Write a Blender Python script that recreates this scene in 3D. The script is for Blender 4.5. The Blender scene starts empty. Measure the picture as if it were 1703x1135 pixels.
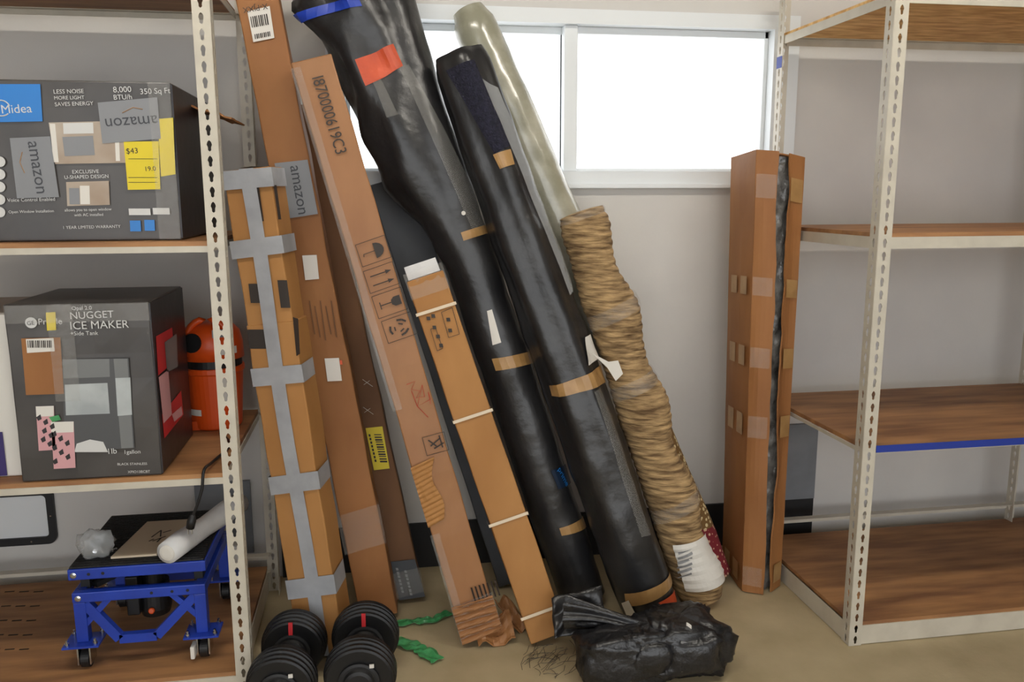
import bpy, math, random
from mathutils import Vector, Matrix, noise
random.seed(7)
# ------------------------------------------------------------------ camera
F_PX, YAW, PITCH, ROLL, H = 1379.2, .1597, .17425, -.00336, 1.42
CX, CY = 851.5, 567.5
fwd = Vector((math.sin(YAW)*math.cos(PITCH), math.cos(YAW)*math.cos(PITCH), -math.sin(PITCH)))
_r = Vector((math.cos(YAW), -math.sin(YAW), 0)); _u = _r.cross(fwd)
rgt = _r*math.cos(ROLL)+_u*math.sin(ROLL); upv = -_r*math.sin(ROLL)+_u*math.cos(ROLL)
EYE = Vector((0, 0, H))
cam = bpy.data.cameras.new('camera'); cam_o = bpy.data.objects.new('camera', cam)
bpy.context.scene.collection.objects.link(cam_o)
cam.sensor_fit = 'HORIZONTAL'; cam.sensor_width = 36; cam.lens = F_PX/1703*36; cam.clip_start = .05
cam_o.matrix_world = Matrix(((rgt.x, upv.x, -fwd.x, 0), (rgt.y, upv.y, -fwd.y, 0), (rgt.z, upv.z, -fwd.z, H), (0, 0, 0, 1)))
sc = bpy.context.scene; sc.camera = cam_o
# ------------------------------------------------------------------ world and exposure
w = bpy.data.worlds.new('sky'); sc.world = w; w.use_nodes = True
bg = w.node_tree.nodes['Background']; bg.inputs[0].default_value = (.97, .985, 1, 1); bg.inputs[1].default_value = 3.0
sc.view_settings.view_transform = 'Standard'; sc.view_settings.look = 'None'
sc.view_settings.gamma = 1; sc.view_settings.use_curve_mapping = False
sc.view_settings.exposure = -0.2

# ------------------------------------------------------------------ pixel helpers (1703 x 1135 frame)
def ray(x, y): return rgt*((x-CX)/F_PX) - upv*((y-CY)/F_PX) + fwd
def atz(x, y, z=0.):
    d = ray(x, y); return EYE + d*((z-H)/d.z)
def aty(x, y, Y):
    d = ray(x, y); return EYE + d*(Y/d.y)
def proj(p):
    q = p-EYE; k = q.dot(fwd); return CX+F_PX*q.dot(rgt)/k, CY-F_PX*q.dot(upv)/k

# ------------------------------------------------------------------ materials
def mat(name, c, rough=.6, c2=None, scale=8, stretch=(1, 1, 1), bump=0., bscale=60, metal=0., spec=.5, detail=4, contrast=(.35, .65), coat=0., trans=0.):
    m = bpy.data.materials.new(name); m.use_nodes = True; nt = m.node_tree; n = nt.nodes; l = nt.links
    b = n['Principled BSDF']; b.inputs['Base Color'].default_value = (*c, 1); b.inputs['Roughness'].default_value = rough
    b.inputs['Metallic'].default_value = metal; b.inputs['Specular IOR Level'].default_value = spec
    if coat: b.inputs['Coat Weight'].default_value = coat; b.inputs['Coat Roughness'].default_value = .12
    if c2 or bump:
        tc = n.new('ShaderNodeTexCoord'); mp = n.new('ShaderNodeMapping'); mp.inputs['Scale'].default_value = stretch
        l.new(tc.outputs['Object'], mp.inputs[0])
    if c2:
        t = n.new('ShaderNodeTexNoise'); t.inputs['Scale'].default_value = scale; t.inputs['Detail'].default_value = detail
        l.new(mp.outputs[0], t.inputs['Vector'])
        r = n.new('ShaderNodeValToRGB'); r.color_ramp.elements[0].position, r.color_ramp.elements[1].position = contrast
        r.color_ramp.elements[0].color = (*c, 1); r.color_ramp.elements[1].color = (*c2, 1)
        l.new(t.outputs[0], r.inputs[0]); l.new(r.outputs[0], b.inputs['Base Color'])
    if bump:
        t2 = n.new('ShaderNodeTexNoise'); t2.inputs['Scale'].default_value = bscale; t2.inputs['Detail'].default_value = 5
        l.new(mp.outputs[0], t2.inputs['Vector'])
        bp = n.new('ShaderNodeBump'); bp.inputs['Strength'].default_value = bump; bp.inputs['Distance'].default_value = .01
        l.new(t2.outputs[0], bp.inputs['Height']); l.new(bp.outputs[0], b.inputs['Normal'])
    if trans:
        tr = n.new('ShaderNodeBsdfTransparent'); mx = n.new('ShaderNodeMixShader'); mx.inputs[0].default_value = trans
        l.new(b.outputs[0], mx.inputs[1]); l.new(tr.outputs[0], mx.inputs[2]); l.new(mx.outputs[0], n['Material Output'].inputs[0])
    return m
def srgb(r, g, b):
    f = lambda v: (v/255/12.92 if v/255 <= .04045 else ((v/255+.055)/1.055)**2.4)
    return (f(r), f(g), f(b))
M = {}
M['wall'] = mat('painted_wall', srgb(205, 202, 198), .75, srgb(212, 209, 204), 3, bump=.04, bscale=90)
M['floor'] = mat('concrete', srgb(172, 156, 122), .55, srgb(192, 176, 142), 4, bump=.08, bscale=40, detail=8)
M['trimwhite'] = mat('white_vinyl', srgb(228, 232, 234), .4)
M['ceil'] = mat('ceiling_paint', srgb(168, 166, 162), .8)
M['sidewall'] = mat('grey_side_wall', srgb(160, 158, 154), .8)
M['rubber'] = mat('black_rubber_base', srgb(22, 22, 24), .5)
M['cream'] = mat('cream_painted_steel', srgb(205, 198, 182), .42, srgb(190, 183, 168), 14, detail=8, contrast=(.4, .75))
M['ply'] = mat('plywood', srgb(132, 90, 58), .6, srgb(178, 130, 84), 3, (1, 6, 6), bump=.05, bscale=30, detail=8)
M['osb'] = mat('golden_chipboard', srgb(196, 142, 74), .65, srgb(240, 198, 128), 9, (1, 4, 4), bump=.1, bscale=30, detail=6)
M['bluetape'] = mat('blue_tape', srgb(30, 55, 150), .5)
M['greysteel'] = mat('grey_sheet_steel', srgb(128, 131, 136), .5, srgb(112, 115, 120), 6)
M['card'] = mat('tan_cardboard', srgb(164, 114, 60), .7, srgb(180, 130, 74), 5, (1, 1, .4), bump=.04, bscale=50)
M['card2'] = mat('brown_cardboard', srgb(142, 92, 48), .65, srgb(160, 108, 60), 5, (1, 1, .4), bump=.04, bscale=50)
M['card3'] = mat('dull_brown_cardboard', srgb(104, 70, 42), .7, srgb(122, 84, 52), 5, (1, 1, .4), bump=.04)
M['card4'] = mat('pinkish_cardboard', srgb(146, 98, 56), .5, srgb(162, 114, 70), 5, (1, 1, .4), bump=.05, bscale=40, coat=.06)
M['carddark'] = mat('cardboard_slot', srgb(40, 27, 17), .8)
M['duct'] = mat('silver_duct_tape', srgb(150, 152, 156), .42, srgb(168, 170, 174), 12, bump=.05, spec=.6)
M['packtape'] = mat('tan_packing_tape', srgb(176, 138, 88), .3, srgb(160, 122, 74), 20, bump=.1, bscale=40)
M['clear'] = mat('clear_tape_or_sheen', srgb(225, 222, 215), .12, bump=.5, bscale=45, spec=.9, trans=.86)
M['bag'] = mat('clear_plastic_bag', srgb(215, 218, 220), .15, bump=.6, bscale=30, spec=.9, trans=.62)
M['strap'] = mat('white_strap', srgb(222, 205, 178), .4)
M['ink'] = mat('black_ink', srgb(48, 40, 34), .6)
M['inkred'] = mat('red_marker', srgb(190, 52, 40), .6)
M['white'] = mat('white_paper', srgb(226, 222, 214), .6)
M['whiteink'] = mat('white_ink', srgb(212, 212, 210), .5)
M['greyink'] = mat('grey_ink', srgb(140, 140, 140), .5)
M['greylabel'] = mat('grey_label', srgb(134, 136, 140), .5)
M['labelink'] = mat('label_ink', srgb(60, 62, 68), .5)
M['orangeink'] = mat('muted_orange_ink', srgb(168, 132, 100), .5)
M['yellow'] = mat('yellow_label', srgb(226, 204, 34), .5)
M['blkplastic'] = mat('black_plastic_wrap', srgb(30, 30, 32), .3, srgb(44, 43, 43), 7, bump=.35, bscale=16, spec=.55, detail=6)
M['blkgloss'] = mat('glossy_black_plastic', srgb(20, 20, 23), .33, srgb(30, 30, 33), 6, bump=.8, bscale=22, spec=.7)
M['pile'] = mat('navy_black_pile', srgb(22, 22, 36), .95, srgb(36, 36, 54), 90, bump=.6, bscale=160)
M['orangetape'] = mat('orange_tape', srgb(206, 80, 36), .4, srgb(186, 68, 30), 10, bump=.15)
M['plasgrey'] = mat('beige_rug_in_clear_plastic', srgb(150, 148, 128), .22, srgb(188, 184, 166), 9, bump=.3, bscale=18, spec=.8, coat=.5)
M['crinkle'] = mat('crinkled_grey_plastic', srgb(70, 68, 66), .18, srgb(128, 126, 122), 14, bump=.8, bscale=35, spec=.8)
M['blk'] = mat('matte_black', srgb(22, 22, 24), .5)
M['blkmetal'] = mat('black_dumbbell_plate', srgb(15, 15, 17), .42, bump=.03, bscale=80)
M['chrome'] = mat('chrome', srgb(200, 202, 205), .18, metal=1.)
M['blue'] = mat('blue_paint', srgb(34, 66, 176), .35, srgb(28, 56, 158), 9)
M['blubrand'] = mat('bright_blue_print', srgb(38, 124, 204), .4)
M['darkbox'] = mat('dark_printed_carton', srgb(62, 59, 58), .32, srgb(74, 70, 67), 5, bump=.06, bscale=18)
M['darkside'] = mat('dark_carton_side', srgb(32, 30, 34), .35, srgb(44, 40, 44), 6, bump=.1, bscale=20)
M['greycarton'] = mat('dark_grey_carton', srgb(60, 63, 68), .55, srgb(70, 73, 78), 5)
M['orange'] = mat('orange_plastic', srgb(226, 84, 24), .38)
M['red'] = mat('red_print', srgb(196, 40, 46), .45)
M['pink'] = mat('pink_print', srgb(214, 160, 164), .5)
M['green'] = mat('green_plastic_strap', srgb(54, 150, 84), .3, srgb(90, 180, 116), 25, trans=.15)
M['foam'] = mat('white_foam_wrap', srgb(222, 222, 222), .45, srgb(205, 206, 208), 12, bump=.25, bscale=25)
M['tread'] = mat('black_ribbed_rubber', srgb(18, 18, 19), .6, bump=.5, bscale=150)
M['purple'] = mat('purple_print', srgb(54, 40, 104), .5)
M['glass'] = mat('window_glass', srgb(240, 245, 250), .02, spec=.5, trans=.93)
M['photo1'] = mat('printed_room_photo', srgb(196, 186, 172), .4, srgb(160, 140, 120), 4)
M['photo2'] = mat('printed_machine_grey', srgb(116, 118, 118), .4)
M['photo3'] = mat('printed_machine_dark', srgb(78, 79, 81), .4)
M['photo4'] = mat('printed_ice_panel', srgb(186, 192, 192), .4, srgb(160, 166, 168), 9)
# jute braid and floral rug
def jute():
    m = mat('braided_jute', srgb(104, 80, 52), .9, srgb(192, 160, 114), 26, (.5, .5, 3.2), bump=1., bscale=40, detail=6)
    m.node_tree.nodes['Mapping'].inputs['Rotation'].default_value = (0, .33, 0)
    return m
M['jute'] = jute()
def floral():
    m = bpy.data.materials.new('floral_rug_back'); m.use_nodes = True; n = m.node_tree.nodes; l = m.node_tree.links
    b = n['Principled BSDF']; b.inputs['Roughness'].default_value = .85
    tc = n.new('ShaderNodeTexCoord'); v = n.new('ShaderNodeTexVoronoi'); v.inputs['Scale'].default_value = 62
    l.new(tc.outputs['Object'], v.inputs['Vector'])
    r = n.new('ShaderNodeValToRGB'); r.color_ramp.interpolation = 'CONSTANT'
    r.color_ramp.elements[0].color = (*srgb(214, 196, 150), 1); r.color_ramp.elements[1].position = .42; r.color_ramp.elements[1].color = (*srgb(116, 86, 46), 1)
    l.new(v.outputs[0], r.inputs[0])
    r2 = n.new('ShaderNodeValToRGB'); r2.color_ramp.interpolation = 'CONSTANT'
    r2.color_ramp.elements[0].color = (*srgb(206, 170, 140), 1); r2.color_ramp.elements[1].position = .3; r2.color_ramp.elements[1].color = (*srgb(118, 28, 38), 1)
    l.new(v.outputs[0], r2.inputs[0])
    sx = n.new('ShaderNodeSeparateXYZ'); l.new(tc.outputs['Object'], sx.inputs[0])
    lt = n.new('ShaderNodeMath'); lt.operation = 'LESS_THAN'; lt.inputs[1].default_value = .2; l.new(sx.outputs[2], lt.inputs[0])
    mx = n.new('ShaderNodeMix'); mx.data_type = 'RGBA'; l.new(lt.outputs[0], mx.inputs[0]); l.new(r.outputs[0], mx.inputs[6]); l.new(r2.outputs[0], mx.inputs[7])
    l.new(mx.outputs[2], b.inputs['Base Color'])
    return m
M['floral'] = floral()

# ------------------------------------------------------------------ mesh builder
def link(o): sc.collection.objects.link(o); return o
_text_cache = {}
def text_mesh(s):
    if s not in _text_cache:
        cu = bpy.data.curves.new('t', 'FONT'); cu.body = s; cu.resolution_u = 3
        o = bpy.data.objects.new('t', cu); link(o)
        me = o.to_mesh(); vs = [v.co.copy() for v in me.vertices]; fs = [tuple(p.vertices) for p in me.polygons]
        o.to_mesh_clear(); bpy.data.objects.remove(o); bpy.data.curves.remove(cu)
        x0 = min(v.x for v in vs); x1 = max(v.x for v in vs)
        _text_cache[s] = (vs, fs, x0, x1)
    return _text_cache[s]
class MB:
    def __init__(self): self.v = []; self.f = []
    def add(self, vs, fs):
        k = len(self.v); self.v += [Vector(p) for p in vs]; self.f += [tuple(i+k for i in q) for q in fs]; return self
    def box(self, x0, x1, y0, y1, z0, z1):
        return self.add([(x, y, z) for z in (z0, z1) for y in (y0, y1) for x in (x0, x1)],
                        [(0, 2, 3, 1), (4, 5, 7, 6), (0, 1, 5, 4), (2, 6, 7, 3), (0, 4, 6, 2), (1, 3, 7, 5)])
    def bar(self, a, b, wd, ht, side=Vector((0, 1, 0))):
        a = Vector(a); b = Vector(b); d = (b-a).normalized(); s = (side-d*side.dot(d)).normalized(); t = d.cross(s)
        vs = [p+s*(i*wd/2)+t*(j*ht/2) for p in (a, b) for i, j in ((-1, -1), (1, -1), (1, 1), (-1, 1))]
        return self.add(vs, [(3, 2, 1, 0), (4, 5, 6, 7)]+[(i, (i+1) % 4, 4+(i+1) % 4, 4+i) for i in range(4)])
    def tube(self, pts, r, n=8, cap=True):
        pts = [Vector(p) for p in pts]; rs = r if isinstance(r, (list, tuple)) else [r]*len(pts); k = len(self.v)
        ref = Vector((0, 0, 1)) if abs((pts[1]-pts[0]).normalized().z) < .9 else Vector((1, 0, 0))
        for i, p in enumerate(pts):
            d = (pts[min(i+1, len(pts)-1)]-pts[max(i-1, 0)]).normalized(); s = d.cross(ref).normalized(); t = s.cross(d)
            self.v += [p+(s*math.cos(a)+t*math.sin(a))*rs[i] for a in [2*math.pi*j/n for j in range(n)]]
        for i in range(len(pts)-1):
            self.f += [(k+i*n+j, k+i*n+(j+1) % n, k+(i+1)*n+(j+1) % n, k+(i+1)*n+j) for j in range(n)]
        if cap:
            self.f.append(tuple(k+j for j in reversed(range(n)))); self.f.append(tuple(k+(len(pts)-1)*n+j for j in range(n)))
        return self
    def disc_stack(self, c, axis, prof, n=40):           # lathe about axis through c: prof = [(along, radius)]
        axis = Vector(axis).normalized(); ref = Vector((0, 0, 1)) if abs(axis.z) < .9 else Vector((1, 0, 0))
        s = axis.cross(ref).normalized(); t = s.cross(axis); k = len(self.v); c = Vector(c)
        for (h, r) in prof: self.v += [c+axis*h+(s*math.cos(2*math.pi*j/n)+t*math.sin(2*math.pi*j/n))*r for j in range(n)]
        for i in range(len(prof)-1):
            self.f += [(k+i*n+j, k+i*n+(j+1) % n, k+(i+1)*n+(j+1) % n, k+(i+1)*n+j) for j in range(n)]
        self.f.append(tuple(k+j for j in reversed(range(n)))); self.f.append(tuple(k+(len(prof)-1)*n+j for j in range(n)))
        return self
    def grid(self, fn, nu, nv):
        k = len(self.v); self.v += [Vector(fn(i/nu, j/nv)) for j in range(nv+1) for i in range(nu+1)]
        self.f += [(k+j*(nu+1)+i, k+j*(nu+1)+i+1, k+(j+1)*(nu+1)+i+1, k+(j+1)*(nu+1)+i) for j in range(nv) for i in range(nu)]
        return self
    def text(self, s, A, B, nrm, stretch=1., eps=0.):
        vs, fs, x0, x1 = text_mesh(s); A = Vector(A); B = Vector(B); d = (B-A); L = d.length; d.normalize(); up = nrm.cross(d)
        k = L/(x1-x0)
        return self.add([A+d*((v.x-x0)*k)+up*(v.y*k*stretch)+nrm*eps for v in vs], fs)
    def build(self, name, m, parent=None, loc=None, smooth=False, bevel=0., solid=0.):
        base = Vector(loc) if loc is not None else (Vector(parent['_o']) if parent is not None else Vector((0, 0, 0)))
        me = bpy.data.meshes.new(name); me.from_pydata([p-base for p in self.v], [], self.f); me.update()
        me.materials.append(M[m] if isinstance(m, str) else m)
        if smooth:
            for p in me.polygons: p.use_smooth = True
        o = link(bpy.data.objects.new(name, me))
        if parent is not None: o.parent = parent
        else: o.location = base
        o['_o'] = tuple(base)
        if solid:
            s = o.modifiers.new('solid', 'SOLIDIFY'); s.thickness = solid; s.offset = 0
        if bevel:
            b = o.modifiers.new('bevel', 'BEVEL'); b.width = bevel; b.segments = 2; b.limit_method = 'ANGLE'; b.angle_limit = math.radians(50)
        return o
def tag(o, label, cat, group=None):
    o['label'] = label; o['category'] = cat
    if group: o['group'] = group
    return o
def thing(name, label, cat, loc, group=None):
    o = link(bpy.data.objects.new(name, None)); o.location = loc; o['_o'] = tuple(loc); o.empty_display_size = .05
    return tag(o, label, cat, group)
def struct(o): o['kind'] = 'structure'; return o

# ------------------------------------------------------------------ room
WY = 3.04
WX0, WX1, WZ0, WZ1 = -.155, 1.575, 1.455, 2.07
CEIL = 2.95
wb = MB()
wb.box(-4, WX0, WY, WY+.16, 0, CEIL).box(WX1, 4.5, WY, WY+.16, 0, CEIL).box(WX0, WX1, WY, WY+.16, 0, WZ0).box(WX0, WX1, WY, WY+.16, WZ1, CEIL)
struct(wb.build('wall_back', 'wall'))
struct(MB().box(-4, 4.5, -4, WY+.16, -.1, 0).build('floor', 'floor'))
struct(MB().box(-4, 4.5, -4, WY+.16, CEIL, CEIL+.1).build('ceiling', 'ceil'))
struct(MB().box(-4.15, -4, -4, WY+.16, 0, CEIL).build('wall_left', 'sidewall'))
struct(MB().box(4.5, 4.65, -4, WY+.16, 0, CEIL).build('wall_right', 'sidewall'))
struct(MB().box(-.39, 1.595, WY-.012, WY-.0005, 0.0005, .18).box(1.595, 1.75, WY-.012, WY-.0005, .0005, .1795).build('baseboard_back', 'rubber'))
# window
win = link(bpy.data.objects.new('window_1', None)); win.location = (.71, WY, WZ0); win['_o'] = (.71, WY, WZ0); struct(win)
fr = MB()
fr.box(WX0, WX1, WY-.02, WY+.13, WZ0, WZ0+.05).box(WX0, WX1, WY-.02, WY+.13, WZ1-.05, WZ1)
fr.box(WX0, WX0+.06, WY-.02, WY+.13, WZ0+.05, WZ1-.05).box(WX1-.1, WX1, WY-.02, WY+.13, WZ0+.05, WZ1-.05)
fr.build('window_frame', 'trimwhite', win)
MB().box(.685, .735, WY+.005, WY+.1, WZ0+.05, WZ1-.05).build('mullion', 'trimwhite', win, bevel=.004)
for a, b, y in ((WX0+.06, .70, .05), (.72, WX1-.1, .03)):
    s = MB(); s.box(a, b, WY+y, WY+y+.025, WZ0+.05, WZ0+.062).box(a, b, WY+y, WY+y+.025, WZ1-.075, WZ1-.05)
    s.box(a, a+.015, WY+y, WY+y+.025, WZ0+.05, WZ1-.05).box(b-.015, b, WY+y, WY+y+.025, WZ0+.05, WZ1-.05)
    s.build('sash', 'trimwhite', win, bevel=.002)
    MB().box(a+.01, b-.01, WY+y+.01, WY+y+.014, WZ0+.055, WZ1-.06).build('pane', 'glass', win)
MB().box(WX0-.01, WX1+.01, WY-.035, WY+.02, WZ0-.012, WZ0+.004).build('window_sill', 'trimwhite', win, bevel=.003)
# grey steel sheets low on the wall, beside both shelving units
tag(MB().box(1.60, 1.75, WY-.016, WY-.002, .181, .5).build('wall_plate', 'greysteel', loc=(1.675, WY-.01, .18)), 'grey sheet steel plate low on the wall behind the empty shelving', 'panel')
tag(MB().box(-.685, -.49, WY-.016, WY-.002, .11, .39).build('wall_plate', 'greysteel', loc=(-.59, WY-.01, .11)), 'grey sheet steel plate on the wall behind the blue lift cart', 'panel')

# unseen lamps, added to brighten the floor and boards from above
def added_lamp(x, y, label):
    t = thing('added_lamp', label, 'lamp', (x, y, CEIL-.09), 'added fluorescent lamps out of view')
    MB().box(x-.62, x+.62, y-.11, y+.11, CEIL-.055, CEIL-.001).build('added_lamp_housing', 'trimwhite', t, bevel=.006)
    for dy in (-.055, .055):
        MB().tube([(x-.58, y+dy, CEIL-.075), (x+.58, y+dy, CEIL-.075)], .014, 12).build('added_lamp_tube', LAMPM, t, smooth=True)
LAMPM = bpy.data.materials.new('added_lit_tube'); LAMPM.use_nodes = True
_b = LAMPM.node_tree.nodes['Principled BSDF']; _b.inputs['Emission Color'].default_value = (1, .93, .82, 1); _b.inputs['Emission Strength'].default_value = 66
added_lamp(-.55, 1.15, 'added twin-tube lamp out of view, nearer the loaded shelving'); added_lamp(1.35, 1.15, 'added twin-tube lamp out of view, nearer the empty shelving')

# ------------------------------------------------------------------ shelving
def flange(mb, corner, along, z0, z1, wdt=.042, pitch=.0381):
    """perforated flange: starts at corner, runs along unit vector 'along', keyhole slots up its middle"""
    c = Vector(corner); al = Vector(along); n = int((z1-z0)/pitch); up = Vector((0, 0, 1))
    hole = [(0, .0145), (-.0042, .0105), (-.0066, .003), (-.004, -.003), (-.004, -.0105), (0, -.0135), (.004, -.0105), (.004, -.003), (.0066, .003), (.0042, .0105)]
    for i in range(n):
        zb = z0+i*pitch; m = c+al*(wdt/2)+up*(zb+pitch/2-c.z)
        k = len(mb.v)
        mb.v += [m+al*x+up*y for x, y in hole]
        h = pitch/2; q = wdt/2
        mb.v += [m+al*x+up*y for x, y in ((-q, h), (-q, .003), (-q, -h), (q, -h), (q, .003), (q, h), (0, h), (0, -h))]
        mb.f += [(k, k+1, k+10, k+16), (k+1, k+2, k+11, k+10), (k+2, k+3, k+4, k+12, k+11), (k+4, k+5, k+17, k+12),
                 (k+5, k+6, k+13, k+17), (k+6, k+7, k+8, k+14, k+13), (k+8, k+9, k+15, k+14), (k+9, k, k+16, k+15)]
def post(parent, x, y, dx, dy):
    mb = MB(); flange(mb, (x, y, 0), (dx, 0, 0), .001, 2.17); flange(mb, (x, y, 0), (0, dy, 0), .001, 2.17)
    return mb.build('post', 'cream', parent, solid=.0022)
FY, BY = 2.231, 2.925
def shelving(label, x0, x1, levels, mids=(), ins=.003):
    un = thing('shelving_unit', label, 'shelf', ((x0+x1)/2, (FY+BY)/2, 0), 'boltless steel shelving units')
    for x, dx in [(x0, 1), (x1, -1)]+[(m, 1) for m in mids]:
        post(un, x, FY, dx, 1); post(un, x, BY, dx, -1)
    for (zt, bh, board, fm) in levels:
        b = MB().box(x0+.012, x1-ins-.005, FY+.006, BY-.006, zt-.014, zt).build('shelf_board', board, un)
        if fm == 'bluetape':
            MB().box(x0+.045, x1-.045, FY+.0005, FY+.0035, zt-.021, zt+.001).build('edge_tape', 'bluetape', b)
        z1 = zt-.012; z0 = zt-bh
        MB().box(x0+.03, x1-.03, FY+.003, FY+.006, z0, z1).box(x0+.03, x1-.03, FY+.006, FY+.03, z1-.004, z1-.002).build('front_beam', 'cream', un)
        MB().box(x0+.03, x1-.03, BY-.006, BY-.003, z0, z1).box(x0+.03, x1-.03, BY-.03, BY-.006, z1-.004, z1-.002).build('back_beam', 'cream', un)
        for x, s in ((x0, 1), (x1-ins+.003, -1)):
            MB().box(min(x+s*.003, x+s*.006), max(x+s*.003, x+s*.006), FY+.03, BY-.03, z0, z1).build('side_beam', 'cream', un)
    # tie rail across the back just above the lowest board
    MB().box(x0+.03, x1-.03, BY-.006, BY-.003, .125, .15).box(x0+.03, x1-.03, BY-.035, BY-.006, .147, .15).build('tie_rail', 'cream', un)
    return un
shR = shelving('empty cream steel shelving unit with bare plywood boards at the right', 1.442, 3.55,
               [(.078, .076, 'ply', None), (.66, .024, 'ply', 'bluetape'), (1.307, .046, 'ply', None), (1.985, .04, 'osb', None)], mids=(2.56,))
MB().box(1.44, 1.4425, BY-.04, BY-.001, 1.865, 1.905).build('tape_mark', 'bluetape', shR)
shL = shelving('cream steel shelving unit loaded with cartons and a blue lift at the left', -1.66, -.388,
               [(.1, .085, 'ply', None), (.685, .03, 'ply', None), (1.306, .028, 'ply', None), (2.01, .032, 'ply', None)], ins=.037)

# ------------------------------------------------------------------ planes, cartons and rolls
class Plane:
    def __init__(s, o, n): s.o = Vector(o); s.n = Vector(n).normalized()
    def px(s, x, y, e=0.):
        d = ray(x, y); t = (s.o-EYE).dot(s.n)/d.dot(s.n); return EYE+d*t+s.n*e
    def quad(s, mb, pts, e=.0008):
        return mb.add([s.px(x, y, e) for x, y in pts], [tuple(reversed(range(len(pts))))])
    def text(s, mb, t, a, b, e=.0016, stretch=1.): return mb.text(t, s.px(*a, e), s.px(*b, e), s.n, stretch)
    def patch(s, name, m, pts, parent, e=.0008): return s.quad(MB(), pts, e).build(name, m, parent)
    def rect_lines(s, mb, pts, wd=.0016, e=.0014):
        P = [s.px(x, y, e) for x, y in pts]
        for i in range(len(P)):
            mb.bar(P[i], P[(i+1) % len(P)], wd, .0006, side=s.n.cross(P[(i+1) % len(P)]-P[i]))
        return mb
class Carton:
    """leaning box: front-left edge from bl to tl, width w to the right, depth t to the back, front turned by psi"""
    def __init__(s, bl, tl, w, t, psi=0.):
        bl = Vector(bl); tl = Vector(tl); s.a = (tl-bl).normalized(); s.L = (tl-bl).length; s.w = w; s.t = t
        n0 = Vector((math.sin(psi), -math.cos(psi), 0)); s.n = (n0-s.a*n0.dot(s.a)).normalized(); s.s = s.a.cross(-s.n) * 1
        if s.s.x < 0: s.s = -s.s
        s.o = bl
        low = min((s.P(u, 0, d)).z for u in (0, w) for d in (0, t))       # rest the lowest corner on the floor
        s.o = s.o - Vector((0, 0, low-.001))
        s.front = Plane(s.o, s.n); s.right = Plane(s.o+s.s*w, s.s)
    def P(s, u, v, d=0.): return s.o+s.s*u+s.a*v-s.n*d                     # d = depth behind the front
    def body(s, v0=0., v1=None, grow=0., amp=.004, seed=0., step=.05):
        v1 = s.L if v1 is None else v1; mb = MB(); w, t = s.w+2*grow, s.t+2*grow
        nu = max(2, int(w/step)); nd = max(2, int(t/step)); nv = max(2, int((v1-v0)/step))
        def fn(u, v, d):
            p = s.P(-grow+u*w, v0+v*(v1-v0), -grow+d*t); q = p*6+Vector((seed, seed, 0))
            k = amp*(.4+.6*math.sin(math.pi*v)**.3)
            return p+s.s*(noise.noise(q)*k)+s.n*(noise.noise(q+Vector((9, 3, 1)))*k)
        mb.grid(lambda i, j: fn(i, j, 0), nu, nv); mb.grid(lambda i, j: fn(1-i, j, 1), nu, nv)
        mb.grid(lambda i, j: fn(1, j, i), nd, nv); mb.grid(lambda i, j: fn(0, j, 1-i), nd, nv)
        mb.grid(lambda i, j: fn(i, 1, j), nu, nd); mb.grid(lambda i, j: fn(i, 0, 1-j), nu, nd)
        return mb
    def finish(s, mb, name, m, parent):
        o = mb.build(name, m, parent)
        wl = o.modifiers.new('weld', 'WELD'); wl.merge_threshold = .0005
        b = o.modifiers.new('bevel', 'BEVEL'); b.width = .004; b.segments = 2; b.limit_method = 'ANGLE'; b.angle_limit = math.radians(50)
        return o
    def band(s, v0, v1, tilt=0., e=.004):                                  # tape across the front and round both sides
        mb = MB(); q = [(-e, s.t*.9), (-e, -e), (s.w+e, -e), (s.w+e, s.t*.9)]
        for (u0, d0), (u1, d1) in zip(q, q[1:]):
            mb.add([s.P(u0, v0+tilt*u0, d0), s.P(u1, v0+tilt*u1, d1), s.P(u1, v1+tilt*u1, d1), s.P(u0, v1+tilt*u0, d0)], [(0, 1, 2, 3)])
        return mb
    def v_at(s, x, y): return (s.front.px(x, y)-s.o).dot(s.a)
    def u_at(s, x, y): return (s.front.px(x, y)-s.o).dot(s.s)
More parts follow.
